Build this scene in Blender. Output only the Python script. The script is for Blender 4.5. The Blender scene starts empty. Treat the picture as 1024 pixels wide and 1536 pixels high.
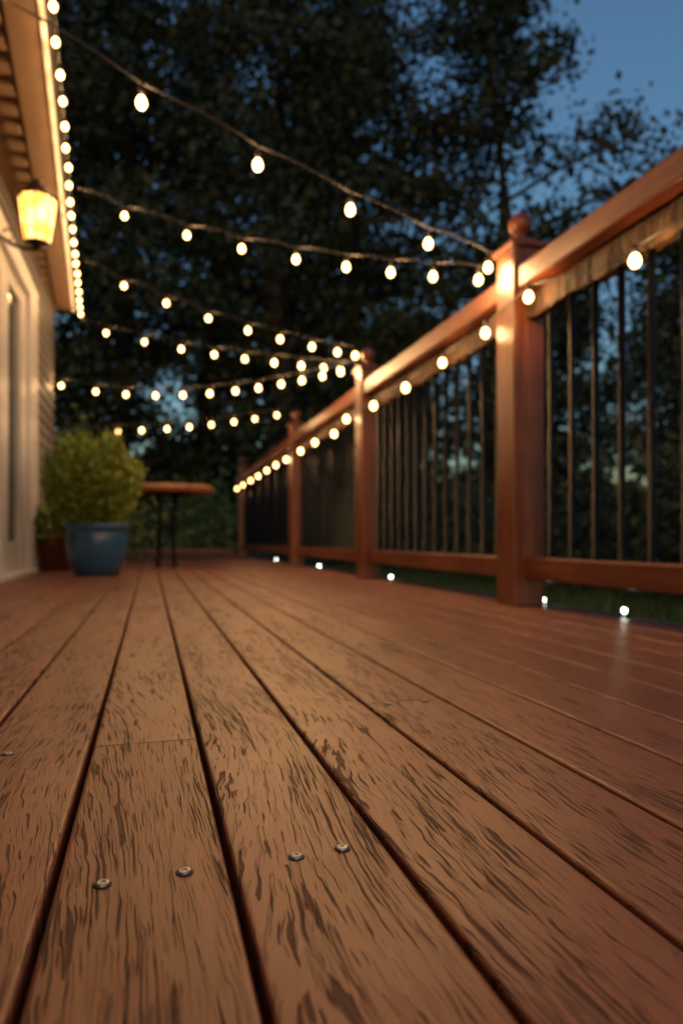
import bpy, math, random
import numpy as np
from mathutils import Vector, Matrix, noise as mnoise
random.seed(7); rng=np.random.default_rng(7)
S=bpy.context.scene; COL=S.collection
# ------------------------------------------------------------------ helpers
class MB:
    def __init__(s): s.v=[]; s.f=[]; s.m=[]; s.sm=[]
    def add(s,vs,fs,mi=0,smooth=False):
        o=len(s.v); s.v+= [tuple(p) for p in vs]
        for f in fs: s.f.append(tuple(i+o for i in f)); s.m.append(mi); s.sm.append(smooth)
    def box(s,x0,x1,y0,y1,z0,z1,mi=0):
        s.add([(x0,y0,z0),(x1,y0,z0),(x1,y1,z0),(x0,y1,z0),(x0,y0,z1),(x1,y0,z1),(x1,y1,z1),(x0,y1,z1)],
              [(0,3,2,1),(4,5,6,7),(0,1,5,4),(1,2,6,5),(2,3,7,6),(3,0,4,7)],mi)
    def lathe(s,c,prof,n=20,mi=0,smooth=True):
        vs=[];fs=[]
        for r,z in prof:
            for i in range(n):
                a=2*math.pi*i/n; vs.append((c[0]+r*math.cos(a),c[1]+r*math.sin(a),c[2]+z))
        for j in range(len(prof)-1):
            for i in range(n):
                k=(i+1)%n; fs.append((j*n+i,j*n+k,(j+1)*n+k,(j+1)*n+i))
        s.add(vs,fs,mi,smooth)
    def tube(s,pts,rads,n=6,mi=0,caps=True):
        pts=[Vector(p) for p in pts]; vs=[];fs=[]
        if not hasattr(rads,'__len__'): rads=[rads]*len(pts)
        for j,p in enumerate(pts):
            t=(pts[min(j+1,len(pts)-1)]-pts[max(j-1,0)]).normalized()
            u=t.cross(Vector((0,0,1)))
            if u.length<.05: u=t.cross(Vector((0,1,0)))
            u.normalize(); w=t.cross(u)
            for i in range(n):
                a=2*math.pi*i/n; vs.append(p+(u*math.cos(a)+w*math.sin(a))*rads[j])
        for j in range(len(pts)-1):
            for i in range(n):
                k=(i+1)%n; fs.append((j*n+i,j*n+k,(j+1)*n+k,(j+1)*n+i))
        if caps:
            fs.append(tuple(range(n))); fs.append(tuple((len(pts)-1)*n+i for i in range(n)))
        s.add(vs,fs,mi,True)
    def obj(s,name,mats,parent=None,bevel=0,loc=None):
        me=bpy.data.meshes.new(name); me.from_pydata(s.v,[],s.f)
        for m in mats: me.materials.append(m)
        me.polygons.foreach_set('material_index',s.m); me.polygons.foreach_set('use_smooth',s.sm)
        me.update()
        o=bpy.data.objects.new(name,me); COL.objects.link(o)
        if parent: o.parent=parent
        if bevel:
            b=o.modifiers.new('bevel','BEVEL'); b.width=bevel; b.segments=2; b.limit_method='ANGLE'; b.angle_limit=math.radians(50)
        if loc: o.location=loc
        return o
def empty(name):
    e=bpy.data.objects.new(name,None); COL.objects.link(e); return e
def new_mat(name):
    m=bpy.data.materials.new(name); m.use_nodes=True; nt=m.node_tree
    return m,nt,nt.nodes['Principled BSDF']
def N(nt,t,**k):
    n=nt.nodes.new(t)
    for a,b in k.items():
        if a=='ins':
            for i,v in b.items():
                if isinstance(v,bpy.types.NodeSocket): nt.links.new(v,n.inputs[i])
                else: n.inputs[i].default_value=v
        else: setattr(n,a,b)
    return n
def M(nt,op,a,b=0.0,c=None,clamp=False):
    n=nt.nodes.new('ShaderNodeMath'); n.operation=op; n.use_clamp=clamp
    for i,v in enumerate((a,b) if c is None else (a,b,c)):
        if isinstance(v,bpy.types.NodeSocket): nt.links.new(v,n.inputs[i])
        else: n.inputs[i].default_value=v
    return n.outputs[0]
def ramp(nt,v,a,b,lo=0.,hi=1.):
    n=N(nt,'ShaderNodeMapRange',interpolation_type='SMOOTHSTEP',ins={0:v,1:a,2:b,3:lo,4:hi}); return n.outputs[0]
def mixc(nt,f,a,b,mode='MIX'):
    n=nt.nodes.new('ShaderNodeMix'); n.data_type='RGBA'; n.blend_type=mode
    for i,v in ((0,f),(6,a),(7,b)):
        if isinstance(v,bpy.types.NodeSocket): nt.links.new(v,n.inputs[i])
        else: n.inputs[i].default_value=(v if i==0 else (*v,1))
    return n.outputs[2]
def noise(nt,vec,scale=1,detail=2,rough=.5,dist=0):
    return N(nt,'ShaderNodeTexNoise',ins={'Vector':vec,'Scale':scale,'Detail':detail,'Roughness':rough,'Distortion':dist}).outputs['Fac']
def coords(nt): 
    return N(nt,'ShaderNodeTexCoord').outputs['Object']
def scaled(nt,vec,s):
    return N(nt,'ShaderNodeVectorMath',operation='MULTIPLY',ins={0:vec,1:s}).outputs[0]
def simple(name,col,rough=.6,metal=0,var=.25,vs=12,bump=.0,spec=.5):
    m,nt,b=new_mat(name); c=coords(nt); n=noise(nt,c,vs,3)
    d=tuple(x*(1-var) for x in col); l=tuple(min(1,x*(1+var)) for x in col)
    nt.links.new(mixc(nt,n,d,l),b.inputs['Base Color'])
    b.inputs['Roughness'].default_value=rough; b.inputs['Metallic'].default_value=metal
    b.inputs['Specular IOR Level'].default_value=spec
    if bump:
        bp=N(nt,'ShaderNodeBump',ins={'Strength':.6,'Distance':bump,'Height':noise(nt,c,vs*6,3)})
        nt.links.new(bp.outputs[0],b.inputs['Normal'])
    return m
# ------------------------------------------------------------------ materials
def deck_material():
    m,nt,b=new_mat('deck_board_wood')
    c=coords(nt); sep=N(nt,'ShaderNodeSeparateXYZ',ins={0:c}); x,y=sep.outputs[0],sep.outputs[1]
    r=N(nt,'ShaderNodeAttribute',attribute_name='rnd').outputs['Fac']
    def vec(xx,sx,sy,ro):
        return N(nt,'ShaderNodeCombineXYZ',ins={0:M(nt,'MULTIPLY_ADD',xx,sx,M(nt,'MULTIPLY',r,ro)),1:M(nt,'MULTIPLY',y,sy),2:M(nt,'MULTIPLY',r,37.)}).outputs[0]
    F=noise(nt,vec(x,9,2.0,9),1,0)
    wob=noise(nt,vec(x,70,30,5),1,1)
    xw=M(nt,'ADD',M(nt,'MULTIPLY_ADD',F,.09,x),M(nt,'MULTIPLY',wob,.004))
    dash=noise(nt,vec(xw,520,20,3),1,1,.5)
    dash2=noise(nt,vec(xw,760,26,13),1,1,.5)
    field=noise(nt,vec(x,28,4.4,21),1,1)
    ft=M(nt,'MULTIPLY_ADD',field,-.36,.795)
    g=ramp(nt,M(nt,'SUBTRACT',dash,ft),-.015,.035)
    g2=ramp(nt,M(nt,'SUBTRACT',dash2,M(nt,'MULTIPLY_ADD',field,-.2,.71)),-.02,.05)
    fine=noise(nt,vec(xw,1000,28,4),1,2,.7)
    blot=noise(nt,vec(x,7,3,4),1,3,.6)
    streak=noise(nt,vec(xw,70,2.5,8),1,2,.6)
    col=mixc(nt,ramp(nt,blot,.3,.7),(.200,.063,.034),(.262,.089,.049))
    col=mixc(nt,M(nt,'MULTIPLY',ramp(nt,streak,.42,.68),.30),col,(.14,.044,.023))
    tone=N(nt,'ShaderNodeHueSaturation',ins={'Color':col,'Value':M(nt,'MULTIPLY_ADD',r,.28,.84),'Saturation':M(nt,'MULTIPLY_ADD',r,-.10,1.03)}).outputs[0]
    col=mixc(nt,M(nt,'MULTIPLY',ramp(nt,fine,.3,.75),.36),tone,(.10,.036,.019))
    col=mixc(nt,M(nt,'MULTIPLY',g2,.42),col,(.05,.018,.011))
    col=mixc(nt,M(nt,'MULTIPLY',g,.76),col,(.024,.010,.006))
    nt.links.new(col,b.inputs['Base Color'])
    rg=M(nt,'ADD',M(nt,'MULTIPLY_ADD',blot,.16,.30),M(nt,'MULTIPLY',g,.3))
    nt.links.new(rg,b.inputs['Roughness'])
    h=M(nt,'SUBTRACT',M(nt,'MULTIPLY',fine,.25),M(nt,'ADD',g,M(nt,'MULTIPLY',g2,.45)))
    bp=N(nt,'ShaderNodeBump',ins={'Strength':.9,'Distance':.0010,'Height':h})
    nt.links.new(bp.outputs[0],b.inputs['Normal'])
    b.inputs['Specular IOR Level'].default_value=.5
    return m
def wood(name,c1,c2,axis,rough=.34,bump=.001,groove=.5,s=None):
    m,nt,b=new_mat(name); c=coords(nt)
    s=s or {'x':(2.5,60,60),'y':(60,2.5,60),'z':(60,60,2.5)}[axis]
    v=scaled(nt,c,s); a=noise(nt,v,1,3,.65,.6); f=noise(nt,v,4,2,.7)
    bl=noise(nt,c,5,2)
    col=mixc(nt,ramp(nt,a,.3,.7),c1,c2); col=mixc(nt,M(nt,'MULTIPLY',ramp(nt,f,.55,.7),groove),col,tuple(x*.35 for x in c1))
    col=mixc(nt,M(nt,'MULTIPLY',ramp(nt,bl,.35,.7),.45),col,tuple(x*.55 for x in c1))
    nt.links.new(col,b.inputs['Base Color'])
    nt.links.new(M(nt,'MULTIPLY_ADD',a,.25,rough-.1),b.inputs['Roughness'])
    bp=N(nt,'ShaderNodeBump',ins={'Strength':.7,'Distance':bump,'Height':M(nt,'ADD',a,M(nt,'MULTIPLY',f,.6))})
    nt.links.new(bp.outputs[0],b.inputs['Normal'])
    return m
def emis(name,col,st,base=(.8,.7,.5)):
    m,nt,b=new_mat(name); b.inputs['Base Color'].default_value=(*base,1)
    b.inputs['Emission Color'].default_value=(*col,1); b.inputs['Emission Strength'].default_value=st
    return m
def leafmat(name,c1,c2,sc=1.2):
    m,nt,b=new_mat(name); c=coords(nt)
    n=noise(nt,c,sc,2); r=N(nt,'ShaderNodeNewGeometry').outputs['Random Per Island']
    col=mixc(nt,ramp(nt,n,.35,.65),c1,c2); col=mixc(nt,M(nt,'MULTIPLY',r,.5),col,tuple(x*.45 for x in c1))
    nt.links.new(col,b.inputs['Base Color']); b.inputs['Roughness'].default_value=.6
    return m
DECK=deck_material()
WC1,WC2=(.110,.030,.0125),(.215,.067,.028)
WZ=wood('post_wood',WC1,WC2,'z'); WY=wood('rail_wood',WC1,WC2,'y'); WX=wood('cross_wood',WC1,WC2,'x')
BARK=wood('live_edge_wood',(.022,.011,.006),(.125,.058,.025),'z',.7,.010,.95,(46,40,7))
MET=simple('black_metal',(.003,.003,.0035),.30,0,.2,12,0,.12)
CORD=simple('black_cord',(.010,.009,.008),.5)
BULB=emis('warm_bulb',(1,.54,.18),15); BULB.cycles.emission_sampling='NONE'
LED=emis('led_glow',(.86,1,.80),26)
# ------------------------------------------------------------------ world / camera
w=bpy.data.worlds.new('World'); S.world=w; w.use_nodes=True; nt=w.node_tree
sky=nt.nodes.new('ShaderNodeTexSky'); sky.sky_type='NISHITA'; sky.sun_disc=False
SUN_EL=math.radians(3.0); SUN_ROT=math.radians(200)
sky.sun_elevation=SUN_EL; sky.sun_rotation=SUN_ROT; sky.ozone_density=3; sky.air_density=1.2
bg=nt.nodes['Background']; nt.links.new(sky.outputs[0],bg.inputs[0]); bg.inputs[1].default_value=.29
sl=bpy.data.lights.new('sun','SUN'); sl.energy=.03; sl.angle=math.radians(10); sl.color=(1,.75,.55)
so=bpy.data.objects.new('sun',sl); COL.objects.link(so)
d=Vector((math.sin(SUN_ROT)*math.cos(SUN_EL),math.cos(SUN_ROT)*math.cos(SUN_EL),math.sin(SUN_EL)))
so.rotation_euler=d.to_track_quat('Z','Y').to_euler()
cam=bpy.data.cameras.new('camera'); co=bpy.data.objects.new('camera',cam); COL.objects.link(co); S.camera=co
co.location=(0,0,.2); co.rotation_euler=(math.radians(90),0,-math.radians(15.66))
cam.sensor_fit='VERTICAL'; cam.sensor_height=36; cam.sensor_width=24; cam.lens=24; cam.shift_y=.0273
cam.clip_start=.01; cam.clip_end=3000
cam.dof.use_dof=True; cam.dof.focus_distance=.50; cam.dof.aperture_fstop=4.8
S.view_settings.view_transform='Standard'; S.view_settings.look='None'; S.view_settings.exposure=0
# ------------------------------------------------------------------ deck
G0=.0478; P=.1025; GAP=.0045; TH=.025; Y0,Y1=-1.6,8.9
deck=empty('wooden_deck')
vs=[];fs=[];rn=[]
def board(x0,x1,y0,y1,rv):
    r=.0032; sec=[(x0,-TH),(x0,-r)]
    for a in (30,60): sec.append((x0+r-r*math.cos(math.radians(a)),-r+r*math.sin(math.radians(a))))
    sec.append((x0+r,0)); sec.append((x0+(x1-x0)*.5,.0003)); sec.append((x1-r,0))
    for a in (60,30): sec.append((x1-r+r*math.cos(math.radians(a)),-r+r*math.sin(math.radians(a))))
    sec+= [(x1,-r),(x1,-TH)]
    n=len(sec); o=len(vs)
    for yy in (y0,y1):
        for (a,z) in sec: vs.append((a,yy,z)); rn.append(rv)
    for i in range(n):
        k=(i+1)%n; fs.append((o+i,o+k,o+n+k,o+n+i)[::-1])
    fs.append(tuple(o+i for i in range(n))); fs.append(tuple(o+n+i for i in range(n))[::-1])
joints={0:[.70,1.47,3.3,5.4],3:[.795,2.9,6.1],1:[2.4,4.9],2:[1.9,5.2]}
for n in range(-8,11):
    x0=G0+P*(n-1)+GAP/2; x1=G0+P*n-GAP/2
    js=joints.get(n) or sorted(random.uniform(-1.4,8.5) for _ in range(3))
    if n==-1: js=[-.9,2.6,6.0]
    ys=[Y0]+js+[Y1]
    for a,bb in zip(ys[:-1],ys[1:]):
        if bb-a<.1: continue
        board(x0,x1,a+.0007,bb-.0007,random.random())
x0=G0+P*10+GAP/2
board(x0,1.178,Y0,3.1,.3); board(x0,1.178,3.1015,Y1,.7)
me=bpy.data.meshes.new('boards'); me.from_pydata(vs,[],fs); me.materials.append(DECK)
at=me.attributes.new('rnd','FLOAT','POINT'); at.data.foreach_set('value',rn)
o=bpy.data.objects.new('boards',me); COL.objects.link(o); o.parent=deck
DARK=simple('dark_trim',(.045,.03,.035),.6,0,.3,20,.001)
mb=MB()
mb.box(1.182,1.30,Y0,Y1+.02,-.045,-.012,0)
mb.box(1.27,1.295,Y0,Y1+.01,-.34,-.046,0)
for yy in np.arange(-1.2,8.8,.406): mb.box(-.8,1.26,yy,yy+.04,-.165,-TH-.001,1)
mb.box(-.85,-.79,Y0,Y1,-.34,-.03,1)
mb.obj('trim_and_joists',[DARK,simple('joist_wood',(.02,.012,.008),.8)],deck,.002)
mb=MB()
mb.box(-.84,1.30,8.905,8.94,-.34,.03,0); mb.box(-.84,1.04,8.86,8.96,.032,.09,0)
mb.obj('end_kerb',[WX],deck,.004)
SCR=simple('screw_metal',(.30,.34,.38),.28,.9,.4,400)
SDK=simple('screw_recess',(.008,.008,.008),.6)
sc=MB()
def screw(x,y):
    r=.0042
    sc.lathe((x,y,.0003),[(r*1.3,0),(r*1.28,.0004),(r*1.02,.0005)],14,1)
    sc.lathe((x,y,.0003),[(r,.0002),(r,.0011),(r*.8,.0017),(r*.35,.0019),(r*.33,.0013),(.00001,.0013)],14,0)
for x,y in [(-.0264,.418),(.020,.420),(.0886,.4216),(.1195,.4248),(-.1274,.696),(.28,.785),(.327,.785)]: screw(x,y)
for yy in (1.235,2.05,2.86,3.67,4.5):
    for n in range(-6,10):
        xc=G0+P*(n-.5); 
        for q in (-.024,.024): screw(xc+q+random.uniform(-.003,.003),yy+random.uniform(-.004,.004))
sc.obj('screws',[SCR,SDK],deck)
# ------------------------------------------------------------------ railing
rail=empty('wooden_railing')
posts=[-1.25,.29,1.833,3.37,5.18,8.42]; PW=.105
mb=MB()
for y in posts:
    mb.box(1.05,1.05+PW,y,y+PW,.0005,1.085,0)
    c=(1.05+PW/2,y+PW/2)
    mb.box(c[0]-.064,c[0]+.064,c[1]-.064,c[1]+.064,1.086,1.104,0)
    mb.add([(c[0]-.052,c[1]-.052,1.105),(c[0]+.052,c[1]-.052,1.105),(c[0]+.052,c[1]+.052,1.105),(c[0]-.052,c[1]+.052,1.105),
            (c[0]-.024,c[1]-.024,1.128),(c[0]+.024,c[1]-.024,1.128),(c[0]+.024,c[1]+.024,1.128),(c[0]-.024,c[1]+.024,1.128)],
           [(0,1,5,4),(1,2,6,5),(2,3,7,6),(3,0,4,7),(4,5,6,7)],0)
mb.obj('posts',[WZ],rail,.004)
mb=MB()
for y in posts:
    c=(1.05+PW/2,y+PW/2,1.127)
    pr=[(.020,0),(.022,.006),(.017,.012)]+[(.037*math.sin(a),.046-.037*math.cos(a)) for a in np.linspace(.5,math.pi,12)]
    mb.lathe(c,pr,20,0)
mb.obj('ball_finials',[simple('finial_wood',(.17,.045,.024),.35,0,.2,25)],rail)
mb=MB()
secs=list(zip(posts[:-1],posts[1:]))
for a,bb in secs:
    a+=PW+.001; bb-=.001
    mb.box(1.06,1.175,a,bb,.952,1.02,0)
    mb.box(1.088,1.13,a,bb,.082,.148,0)
mb.obj('rails',[WY],rail,.006)
mb=MB()
for a,bb in secs:
    a+=PW+.002; bb-=.002
    ys=np.arange(a,bb,.006); vsl=[];fsl=[]
    for y in list(ys)+[bb]:
        j=lambda s,sc,am:(mnoise.noise(Vector((s*3.1,y*sc,0)))+.6*mnoise.noise(Vector((s*5.1,y*sc*4,4))))*am
        f=.006*mnoise.noise(Vector((9.1,y*45,2)))
        sec=[(1.096+j(1,9,.003)+f,.936),(1.093+j(2,14,.006)+f,.915),(1.093+j(3,16,.007)+f,.889),(1.096+j(4,12,.006)+f,.868+j(5,8,.006)),
             (1.125,.866+j(5,8,.006)),(1.13,.90),(1.127,.938)]
        vsl+=[(p,y,z) for p,z in sec]
    k=7
    for i in range(len(ys)):
        for q in range(k): fsl.append((i*k+q,(i+1)*k+q,(i+1)*k+(q+1)%k,i*k+(q+1)%k))
    mb.add(vsl,fsl,0,False)
mb.obj('live_edge_rail',[BARK],rail)
mb=MB()
for a,bb in secs:
    n=int(round((bb-a-PW)/.1)); 
    for i in range(1,n):
        y=a+PW+(bb-a-PW)*i/n
        mb.tube([(1.109,y,.14),(1.109,y,.88)],.0092,8,0)
mb.obj('balusters',[MET],rail)
# ------------------------------------------------------------------ string lights
LD={}
def lamp(parent,x,y,z,P_):
    if P_ not in LD:
        l=bpy.data.lights.new('bulb_light','POINT'); l.energy=P_; l.color=(1,.56,.235); l.shadow_soft_size=.0185; LD[P_]=l
    o=bpy.data.objects.new('bulb_light',LD[P_]); COL.objects.link(o); o.location=(x,y,z); o.parent=parent
def bulb(mb,x,y,z,r):
    mb.lathe((x,y,z),[(.0001,-r*1.2),(r*.6,-r*1.02),(r*.97,-r*.4),(r,.1*r),(r*.75,.85*r),(r*.45,1.2*r)],10,1)
    mb.lathe((x,y,z),[(r*.50,r*1.45),(r*.60,r*1.5),(r*.55,r*2.7),(.0001,r*2.8)],8,0)
BM=[CORD,BULB]
def string(A,B,sag,ts,r=.0140,drop=.045,P_=3.8):
    A=Vector(A);B=Vector(B)
    def W(t):
        p=B.lerp(A,t); p.z-=sag*4*t*(1-t); return p
    mb=MB(); kn=[0]+sorted(ts)+[1]; pts=[]; L=[]
    for a,b in zip(kn[:-1],kn[1:]):
        n=6
        for i in range(n):
            u=i/n; p=W(a+(b-a)*u); ln=(W(b)-W(a)).length; p.z+= .021*ln*4*u*(1-u)*1.6
            p.z+= .004*mnoise.noise(Vector((a*31,u*2,0)))
            pts.append(p)
    pts.append(W(1)); mb.tube(pts,.0026,6,0)
    for t in ts:
        p=W(t); q=Vector((p.x+random.uniform(-.003,.003),p.y,p.z-drop)); bulb(mb,q.x,q.y,q.z,r); L.append(q)
        mb.tube([p,(q.x,q.y,q.z+r*2.6)],.003,6,0)
    o=mb.obj('string_lights',BM)
    for q in L: lamp(o,*q,P_)
PB=(1.03,1.93)
string((-.715,1.56,1.527),(*PB,1.097),.06,[.01,.137,.282,.435,.603,.79,.93],.0126,.05)
string((-.36,3.73,2.0),(*PB,1.055),.0755,[.021,.091,.166,.25,.354,.482,.63,.823],.0126)
PB2=(1.06,3.48)
string((-.415,4.696,2.01),(*PB2,1.225),.064,[.005,.059,.14,.244,.354,.4945,.655,.825])
string((-.53,5.70,1.92),(*PB2,1.145),.045,[.041,.084,.144,.2226,.315,.417,.541,.69,.865])
string((-.705,5.66,1.445),(*PB2,1.16),.116,[.038,.082,.133,.186,.251,.3176,.396,.484,.58,.69,.8155,.968])
string((-.705,5.68,1.085),(1.06,5.29,1.245),.05,[.054,.15,.242,.337,.433,.529,.635,.734])
string((-.12,.2,2.0),(1.03,.34,1.15),.08,[.08+.14*i for i in range(7)])  # added string above the frame, unseen, to light the near boards
string((-.05,-.8,2.0),(1.03,-1.1,1.15),.08,[.08+.14*i for i in range(7)])  # second added string, unseen behind the camera, for more foreground light
mb=MB(); pts=[]; L=[]
yy=-1.0
while yy<5.72:
    x=-.316-.0663*(yy-2.58)
    q=(x+random.uniform(-.004,.004),yy,1.968+random.uniform(-.004,.004))
    pts.append((x,yy,2.0)); bulb(mb,*q,.0122); L.append(q)
    yy+=.172
mb.tube(pts,.0026,6,0); o=mb.obj('string_lights',BM)
for q in L: lamp(o,*q,1.5)
ds=[1.12,1.508,1.932,2.18,2.50,2.86,3.27,3.72,3.97,4.43,4.85,5.36,5.80,6.25,6.75,7.25,7.85,8.4]
zs=[.83,.816,.887,.86,.848,.837,.842,.858,.816,.832,.83,.83,.835,.835,.83,.83,.83,.83]
mb=MB(); pts=[]; L=[]
for dd,z in zip(ds,zs):
    X=1.030; Y=dd*1.0385-X*.2804
    r=.0130 if dd<2.6 else .0155
    bulb(mb,X,Y,z,r); L.append((X,Y,z)); pts.append((X+.012,Y,z+.038)); 
    pts.append((X+.02,Y+.12,z+.034))
mb.tube(pts[:-1],.0026,6,0); o=mb.obj('string_lights',BM)
for q in L: lamp(o,*q,2.4)
mb=MB(); pts=[]
for px_k,z in ((563,.012),(467,.008),(286,.006),(201,.006),(150,.006)):
    dd=1024/px_k; X=1.215; Y=dd*1.0385-X*.2804
    mb.lathe((X,Y,-.0115),[(.016,0),(.016,.006),(.009,.01),(.008,.014)],12,0)
    mb.lathe((X,Y,z),[(.0001,-.007)]+[(.0065*math.sin(a),-.0065*math.cos(a)) for a in np.linspace(.4,3.1,5)],6,1)
    pts.append((X+.02,Y,-.009))
mb.tube(pts,.002,6,0); mb.obj('deck_edge_lights',[MET,LED])
# ------------------------------------------------------------------ house
house=empty('house')
SID=simple('siding_paint',(.14,.125,.12),.6,0,.2,6,.0006)
WHT=simple('white_paint',(.58,.56,.54),.4,0,.06,5)
FAS=simple('fascia_paint',(.80,.78,.72),.4,0,.04,5)
SOF=simple('soffit_wood',(.13,.055,.022),.6,0,.3,9)
TAN=simple('eave_board_paint',(.19,.115,.068),.5,0,.15,7)
SH=simple('roof_shingle',(.04,.038,.036),.9,0,.4,40,.004)
mb=MB()
WXP=-.72
def lap(y0,y1,z0,z1):
    z=z0
    while z<z1-.01:
        zt=min(z+.085,z1)
        mb.add([(WXP-.03,y0,z),(WXP+.016,y0,z),(WXP+.002,y0,zt),(WXP-.03,y0,zt),(WXP-.03,y1,z),(WXP+.016,y1,z),(WXP+.002,y1,zt),(WXP-.03,y1,zt)],
               [(0,1,2,3),(7,6,5,4),(0,4,5,1),(1,5,6,2),(2,6,7,3)],0)
        z=zt
lap(4.752,5.68,0.002,2.02); lap(-1.6,4.75,1.785,2.02); lap(-1.6,2.68,.002,1.783)
mb.obj('siding',[SID],house)
mb=MB(); mb.box(-4.5,WXP-.032,4.76,5.67,-.34,2.3,0); mb.box(-4.5,WXP-.032,-1.6,2.6,-.34,2.3,0); mb.box(-4.5,WXP-.032,2.601,4.759,1.79,2.3,0)
mb.box(-4.5,-2.5,2.601,4.759,-.34,1.789,0); mb.box(-2.499,WXP-.032,2.601,4.759,-.34,-.03,0)
mb.obj('walls',[simple('wall_core',(.25,.2,.17),.8)],house)
mb=MB()
mb.box(WXP-.03,WXP+.03,4.45,4.75,.0,1.78,0)
mb.box(WXP-.03,WXP+.036,2.69,4.449,1.66,1.782,0)
mb.box(WXP-.03,WXP+.03,2.69,2.82,.0,1.659,0)
mb.box(WXP-.03,WXP+.012,4.24,4.449,.03,1.659,0)
mb.box(WXP-.03,WXP+.012,3.68,3.90,.03,1.659,0)
mb.box(WXP-.03,WXP+.008,3.901,4.239,1.56,1.659,0); mb.box(WXP-.03,WXP+.008,3.901,4.239,.03,.19,0)
mb.box(WXP-.03,WXP+.008,2.821,3.679,1.56,1.659,0); mb.box(WXP-.03,WXP+.008,2.821,3.679,.03,.19,0)
mb.box(WXP-.03,WXP+.07,2.69,4.449,.002,.029,0)
mb.obj('door_frame',[WHT],house,.004)
mb=MB(); mb.box(WXP-.02,WXP-.012,3.895,4.245,.185,1.565,0); mb.box(WXP-.02,WXP-.012,2.815,3.685,.185,1.565,0)
g,gnt,gb=new_mat('door_glass'); gb.inputs['Base Color'].default_value=(.02,.03,.04,1); gb.inputs['Roughness'].default_value=.08
mb.obj('door_glass',[g],house)
mb=MB()
def ex(y): return -.345-.0693*(y-2.475)
def strip(a,b,z0,z1,mi,ya=-1.7,yb=5.76):
    vs_=[(ex(ya)-b,ya,z0),(ex(ya)-a,ya,z0),(ex(yb)-a,yb,z0),(ex(yb)-b,yb,z0),(ex(ya)-b,ya,z1),(ex(ya)-a,ya,z1),(ex(yb)-a,yb,z1),(ex(yb)-b,yb,z1)]
    mb.add(vs_,[(0,3,2,1),(4,5,6,7),(0,1,5,4),(1,2,6,5),(2,3,7,6),(3,0,4,7)],mi)
strip(0,.016,2.0,2.055,1)
strip(.017,.13,2.01,2.05,0)
mb.add([(ex(-1.7)-.131,-1.7,2.04),(ex(5.76)-.131,5.76,2.04),(-1.3,5.76,2.04),(-1.3,-1.7,2.04)],[(0,1,2,3)],2)
y=-1.5
while y<5.6:
    mb.box(ex(y)-.215,ex(y)-.150,y,y+.07,2.012,2.038,0); y+=.14
mb.box(-.9,ex(5.76)-.132,5.72,5.76,1.985,2.038,0)
mb.obj('eave',[TAN,FAS,SOF],house,.002)
mb=MB()
mb.add([(ex(-1.7)+.02,-1.75,2.06),(ex(5.8)+.02,5.80,2.06),(-4.6,5.8,3.4),(-4.6,-1.75,3.4),(ex(-1.7)+.02,-1.75,2.09),(ex(5.8)+.02,5.80,2.09),(-4.6,5.8,3.43),(-4.6,-1.75,3.43)],
       [(0,1,2,3),(7,6,5,4),(0,4,5,1),(1,5,6,2),(2,6,7,3),(3,7,4,0)],0)
mb.add([(-4.5,5.67,2.3),(WXP-.04,5.67,2.06),(WXP-.04,5.67,2.2),(-4.5,5.67,3.35)],[(0,1,2,3)],0)
mb.obj('roof',[SH],house)
lant=empty('wall_lantern'); lx,ly,lz=-.5,3.43,1.68
m,nt,b=new_mat('amber_glass'); c=coords(nt); n=noise(nt,c,14,1)
nt.links.new(mixc(nt,ramp(nt,n,.35,.65),(1,.36,.045),(1,.60,.19)),b.inputs['Emission Color']); 
b.inputs['Emission Strength'].default_value=4.2; b.inputs['Base Color'].default_value=(.5,.22,.04,1)
mb=MB(); mb.lathe((lx,ly,lz),[(.045,-.10),(.055,-.098),(.066,-.04),(.078,.05),(.082,.098),(.03,.10)],8,0,False); mb.obj('glass',[m],lant)
IR=simple('bronze_metal',(.05,.03,.018),.4,.7)
mb=MB()
mb.lathe((lx,ly,lz),[(.09,.095),(.098,.10),(.094,.108),(.062,.132),(.05,.137),(.045,.155),(.02,.165),(.015,.18),(.02,.188),(.0001,.2)],16,0)
mb.lathe((lx,ly,lz),[(.0001,-.14),(.012,-.135),(.014,-.12),(.05,-.11),(.058,-.102),(.045,-.098)],16,0)
for i in range(8):
    a=2*math.pi*i/8; mb.tube([(lx+r*math.cos(a),ly+r*math.sin(a),lz+z) for r,z in ((.059,-.10),(.069,-.04),(.081,.05),(.086,.098))],.004,5,0)
arm=[(lx,ly,lz-.125),(lx-.05,ly,lz-.135),(lx-.11,ly,lz-.12),(lx-.16,ly,lz-.09),(-.72,ly,lz-.09)]
mb.tube(arm,.009,8,0); mb.tube([(lx-.12,ly,lz-.11),(lx-.10,ly,lz-.07),(lx-.13,ly,lz-.05),(lx-.15,ly,lz-.07)],.005,6,0)
mb.box(-.712,-.695,ly-.04,ly+.04,lz-.18,lz,0); mb.obj('frame',[IR],lant)
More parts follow.
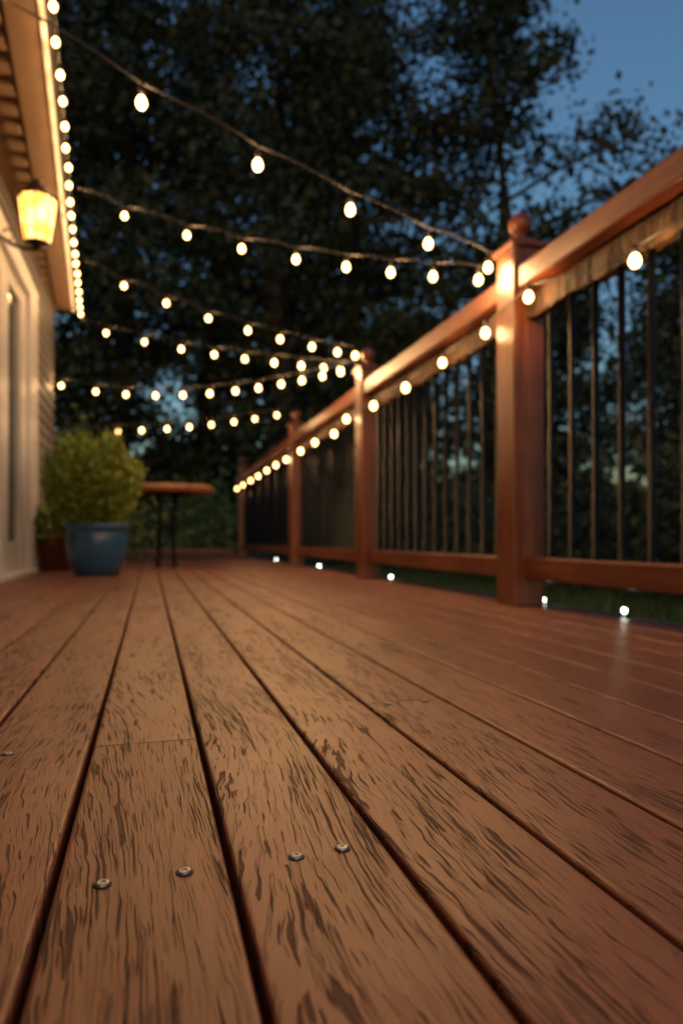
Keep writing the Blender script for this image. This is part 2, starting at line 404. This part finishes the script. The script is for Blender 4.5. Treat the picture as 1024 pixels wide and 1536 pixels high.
# ------------------------------------------------------------------ foliage helpers
def leaf_mesh(name,C,dirs,ln,wd,mats,extra=None):
    n=len(C); D=dirs/np.linalg.norm(dirs,axis=1,keepdims=True)
    R=rng.normal(size=(n,3)); U=np.cross(D,R); U/=np.linalg.norm(U,axis=1,keepdims=True)+1e-9
    V=np.empty((n,4,3)); l=ln[:,None]; w_=wd[:,None]
    V[:,0]=C-D*l*.5; V[:,1]=C+U*w_*.5; V[:,2]=C+D*l*.5; V[:,3]=C-U*w_*.5
    V=V.reshape(-1,3); nv=len(V)
    ev=extra.v if extra else []; ef=extra.f if extra else []
    allv=np.vstack([V,np.array(ev).reshape(-1,3)]) if ev else V
    me=bpy.data.meshes.new(name); me.vertices.add(len(allv)); me.vertices.foreach_set('co',allv.ravel())
    loops=[np.arange(nv)]; starts=list(np.arange(0,nv,4)); mi=[0]*n; p=nv
    for f in ef: loops.append(np.array(f)+nv); starts.append(p); p+=len(f); mi.append(1)
    L=np.concatenate(loops); me.loops.add(len(L)); me.loops.foreach_set('vertex_index',L.astype(np.int32))
    me.polygons.add(len(starts)); me.polygons.foreach_set('loop_start',np.array(starts,dtype=np.int32))
    me.polygons.foreach_set('material_index',np.array(mi,dtype=np.int32))
    for m in mats: me.materials.append(m)
    me.update(calc_edges=True); me.validate(); return me
LEAF=leafmat('tree_leaves',(.024,.044,.015),(.055,.068,.024),.9)
LEAFG=leafmat('hedge_leaves',(.08,.14,.035),(.15,.21,.055),1.5)
LEAFY=leafmat('shrub_leaves',(.15,.22,.022),(.30,.37,.05),6)
TRB=simple('tree_bark',(.05,.035,.025),.9,0,.4,8,.01)
def tree_mesh(H,R,seed,base=1.0,nl=20000):
    r=np.random.default_rng(seed); ex_=MB(); random.seed(seed)
    tr=[(0.15*math.sin(z*.7+seed),.15*math.cos(z*.5),z-.4) for z in np.linspace(0,H*.93,9)]
    ex_.tube(tr,[.26*(1-.9*i/8)+.02 for i in range(9)],8,0)
    cl=[]
    nb=34
    for i in range(nb):
        t=(i+.5)/nb; z=base+(H-base)*t; a=i*2.4+r.normal()*.4
        prof=math.sin(min(1,(t*.85+.18))*math.pi)**.6*R*(1-.25*t)
        L=prof*r.uniform(.65,1.15)
        o0=Vector((tr[0][0]*.5,tr[0][1]*.5,z-.3)); e=Vector((math.cos(a)*L,math.sin(a)*L,z+L*.18+r.normal()*.2))
        mid=o0.lerp(e,.5)+Vector((0,0,.15)); ex_.tube([o0,mid,e],[.07*(1-.6*t),.04,.012],5,0)
        for q in (.35,.6,.8,1.0):
            p=o0.lerp(e,q); cl.append((p.x+r.normal()*.25,p.y+r.normal()*.25,p.z+r.normal()*.25,.34+.28*r.random()))
    cl=np.array(cl); wts=cl[:,3]**2; wts/=wts.sum(); idx=r.choice(len(cl),nl,p=wts)
    off=r.normal(size=(nl,3))*cl[idx,3:4]*np.array([.66,.66,.42]); C=cl[idx,:3]+off
    D=r.normal(size=(nl,3)); D[:,2]-=.5
    ln=r.uniform(.10,.21,nl); return leaf_mesh('tree',C,D,ln,ln*.6,[LEAF,TRB],ex_)
T=[tree_mesh(12.5,2.9,3),tree_mesh(12,2.6,11),tree_mesh(8.6,2.4,19,.4)]
def inst(me,name,x,y,rot,s=1,z=-.35):
    o=bpy.data.objects.new(name,me); COL.objects.link(o); o.location=(x,y,z); o.rotation_euler=(0,0,rot); o.scale=(s,s,s*random.uniform(.95,1.05)); return o
for i,(k,x,y,s) in enumerate([(0,-4.2,14,1),(1,-.6,15.5,1.15),(0,2.6,14,1.12),(1,5.0,16.5,1.2),(0,6.9,12.8,1.08),(2,10.9,10.2,.97),(2,8.6,9.2,.72),
    (1,-2.8,19,1.35),(0,1.6,20,1.3),(0,5.2,21,1.3),(2,11.5,18,1.1),(0,-8,17,1),(2,4.2,11.5,.55),(2,14,3,1)]):
    inst(T[k],'tree',x,y,i*1.7,s)
def hedge(name,x0,x1,y0,y1,h,n,mat,size=(.04,.09),z0=-.35):
    mb=MB(); nb=max(4,int((x1-x0+y1-y0)*3)); cl=[]
    for i in range(nb): cl.append((rng.uniform(x0,x1),rng.uniform(y0,y1),z0+h*rng.uniform(.25,.85),rng.uniform(.18,.3)))
    cl=np.array(cl); idx=rng.integers(0,nb,n); C=cl[idx,:3]+rng.normal(size=(n,3))*cl[idx,3:4]; C[:,2]=np.maximum(C[:,2],z0)
    for i in range(0,nb,2): mb.tube([(cl[i,0],cl[i,1],z0-.05),(cl[i,0]+.05,cl[i,1],cl[i,2])],[.02,.008],5,0)
    ln=rng.uniform(size[0],size[1],n); me=leaf_mesh(name,C,rng.normal(size=(n,3)),ln,ln*.6,[mat,TRB],mb)
    o=bpy.data.objects.new(name,me); COL.objects.link(o); return o
hedge('hedge',-2.6,2.8,9.3,9.9,1.2,24000,LEAFG)
hedge('hedge',3.2,4.2,1.5,9.5,1.1,20000,LEAF,(.05,.1))
hedge('shrub',-1.0,-.50,6.6,7.1,1.75,9000,LEAFG)
n=45000; a=rng.uniform(-1.2,1.5,n); rr=rng.uniform(38,52,n); hh=4.5+1.5*np.sin(a*9)+1.2*np.sin(a*23+1)
C=np.stack([np.sin(a)*rr,np.cos(a)*rr,-.3+hh*rng.random(n)**.8],1); ln=rng.uniform(.5,1.1,n)
mb=MB()
for q in np.linspace(-1.2,1.5,50): mb.tube([(math.sin(q)*44,math.cos(q)*44,-.5),(math.sin(q)*44,math.cos(q)*44,4)],[.3,.08],6,0)
me=leaf_mesh('distant_trees',C,rng.normal(size=(n,3)),ln,ln*.7,[LEAF,TRB],mb); o=bpy.data.objects.new('distant_trees',me); COL.objects.link(o)
gm=simple('lawn_soil',(.03,.045,.015),.95,0,.4,3,.01)
mb=MB(); mb.add([(-1500,-1500,-.35),(1500,-1500,-.35),(1500,1500,-.35),(-1500,1500,-.35)],[(0,1,2,3)],0); mb.obj('ground',[gm])
n=30000; C=np.stack([1.35+3.5*rng.random(n)**1.5,rng.uniform(-.5,9,n),np.full(n,-.28)],1); C[:,2]+=rng.uniform(-.02,.09,n)
D=rng.normal(size=(n,3))*.35; D[:,2]=1; ln=rng.uniform(.07,.22,n)
me=leaf_mesh('grass',C,D,ln,np.full(n,.009),[leafmat('grass_blades',(.06,.12,.018),(.16,.25,.045),2.5)]); o=bpy.data.objects.new('grass',me); COL.objects.link(o)
# ------------------------------------------------------------------ pot plant
pot=empty('potted_shrub'); pc=(-.287,4.10,0)
m,nt,b=new_mat('blue_glaze'); c=coords(nt); n_=noise(nt,scaled(nt,c,(8,8,30)),1,4)
nt.links.new(mixc(nt,n_,(.013,.055,.125),(.03,.11,.21)),b.inputs['Base Color']); b.inputs['Roughness'].default_value=.25
mb=MB(); mb.lathe(pc,[(.0001,.004),(.115,.003),(.122,.012),(.145,.06),(.163,.13),(.168,.19),(.162,.235),(.156,.25),(.172,.262),(.176,.28),(.170,.294),(.155,.294),(.148,.27),(.0001,.262)],36,0)
mb.obj('blue_pot',[m],pot)
ns=80; n=17000; t=rng.random(n)**.8
an=rng.uniform(0,2*np.pi,ns); rad=.205*np.sqrt(rng.random(ns)); hgt=(.54-.30*(rad/.205)**2*.8)*rng.uniform(.82,1.12,ns)
bx=rad*np.cos(an); by=rad*np.sin(an); ci=rng.integers(0,ns,n)
C=np.empty((n,3)); sp=.45+.78*np.sin(np.clip(t,0,1)*1.7)
C[:,0]=pc[0]-.02+bx[ci]*sp+rng.normal(size=n)*.020; C[:,1]=pc[1]+by[ci]*sp+rng.normal(size=n)*.020; C[:,2]=.27+t*hgt[ci]+rng.normal(size=n)*.012
D=np.stack([bx[ci]*4+rng.normal(size=n)*.6,by[ci]*4+rng.normal(size=n)*.6,np.full(n,.8)],1); ln=rng.uniform(.025,.055,n)
ex_=MB()
for i in range(ns): ex_.tube([(pc[0]+bx[i]*.45,pc[1]+by[i]*.45,.25),(pc[0]-.02+bx[i]*1.1,pc[1]+by[i]*1.1,.27+.9*hgt[i])],[.004,.002],5,0)
me=leaf_mesh('shrub',C,D,ln,ln*.35,[LEAFY,TRB],ex_); o=bpy.data.objects.new('foliage',me); COL.objects.link(o); o.parent=pot
mb=MB(); mb.lathe((-.58,4.75,0),[(.0001,.003),(.09,.002),(.12,.2),(.135,.2),(.135,.24),(.12,.24),(.11,.21),(.0001,.2)],28,0)
tp=empty('terracotta_pot'); mb.obj('pot_body',[simple('terracotta',(.13,.04,.02),.8)],tp)
n=2500; C=np.stack([-.58+rng.normal(size=n)*.07,4.75+rng.normal(size=n)*.07,.3+rng.normal(size=n)*.06],1); ln=rng.uniform(.03,.06,n)
o=bpy.data.objects.new('foliage',leaf_mesh('fol',C,rng.normal(size=(n,3)),ln,ln*.5,[LEAFG])); COL.objects.link(o); o.parent=tp
# ------------------------------------------------------------------ table
tb=empty('round_table'); tx,ty=.17,5.25
mb=MB(); mb.lathe((tx,ty,0),[(.0001,.545),(.27,.545),(.292,.555),(.300,.575),(.298,.592),(.290,.599),(.0001,.600)],48,0); mb.obj('table_top',[wood('table_wood',(.28,.11,.05),(.42,.19,.09),'x')],tb)
mb=MB()
for sx,sy in ((-1,-1),(1,-1),(1,1),(-1,1)):
    mb.tube([(tx-.05+sx*.06,ty+sy*.09,.0),(tx-.05+sx*.045,ty+sy*.06,.3),(tx-.05+sx*.06,ty+sy*.09,.542)],.015,8,0)
mb.box(tx-.11,tx+.01,ty-.075,ty-.06,.30,.315,0); mb.box(tx-.11,tx+.01,ty+.06,ty+.075,.30,.315,0)
mb.lathe((tx-.03,ty,0),[(.0001,.525),(.17,.527),(.17,.544)],24,0)
mb.obj('legs',[MET],tb)
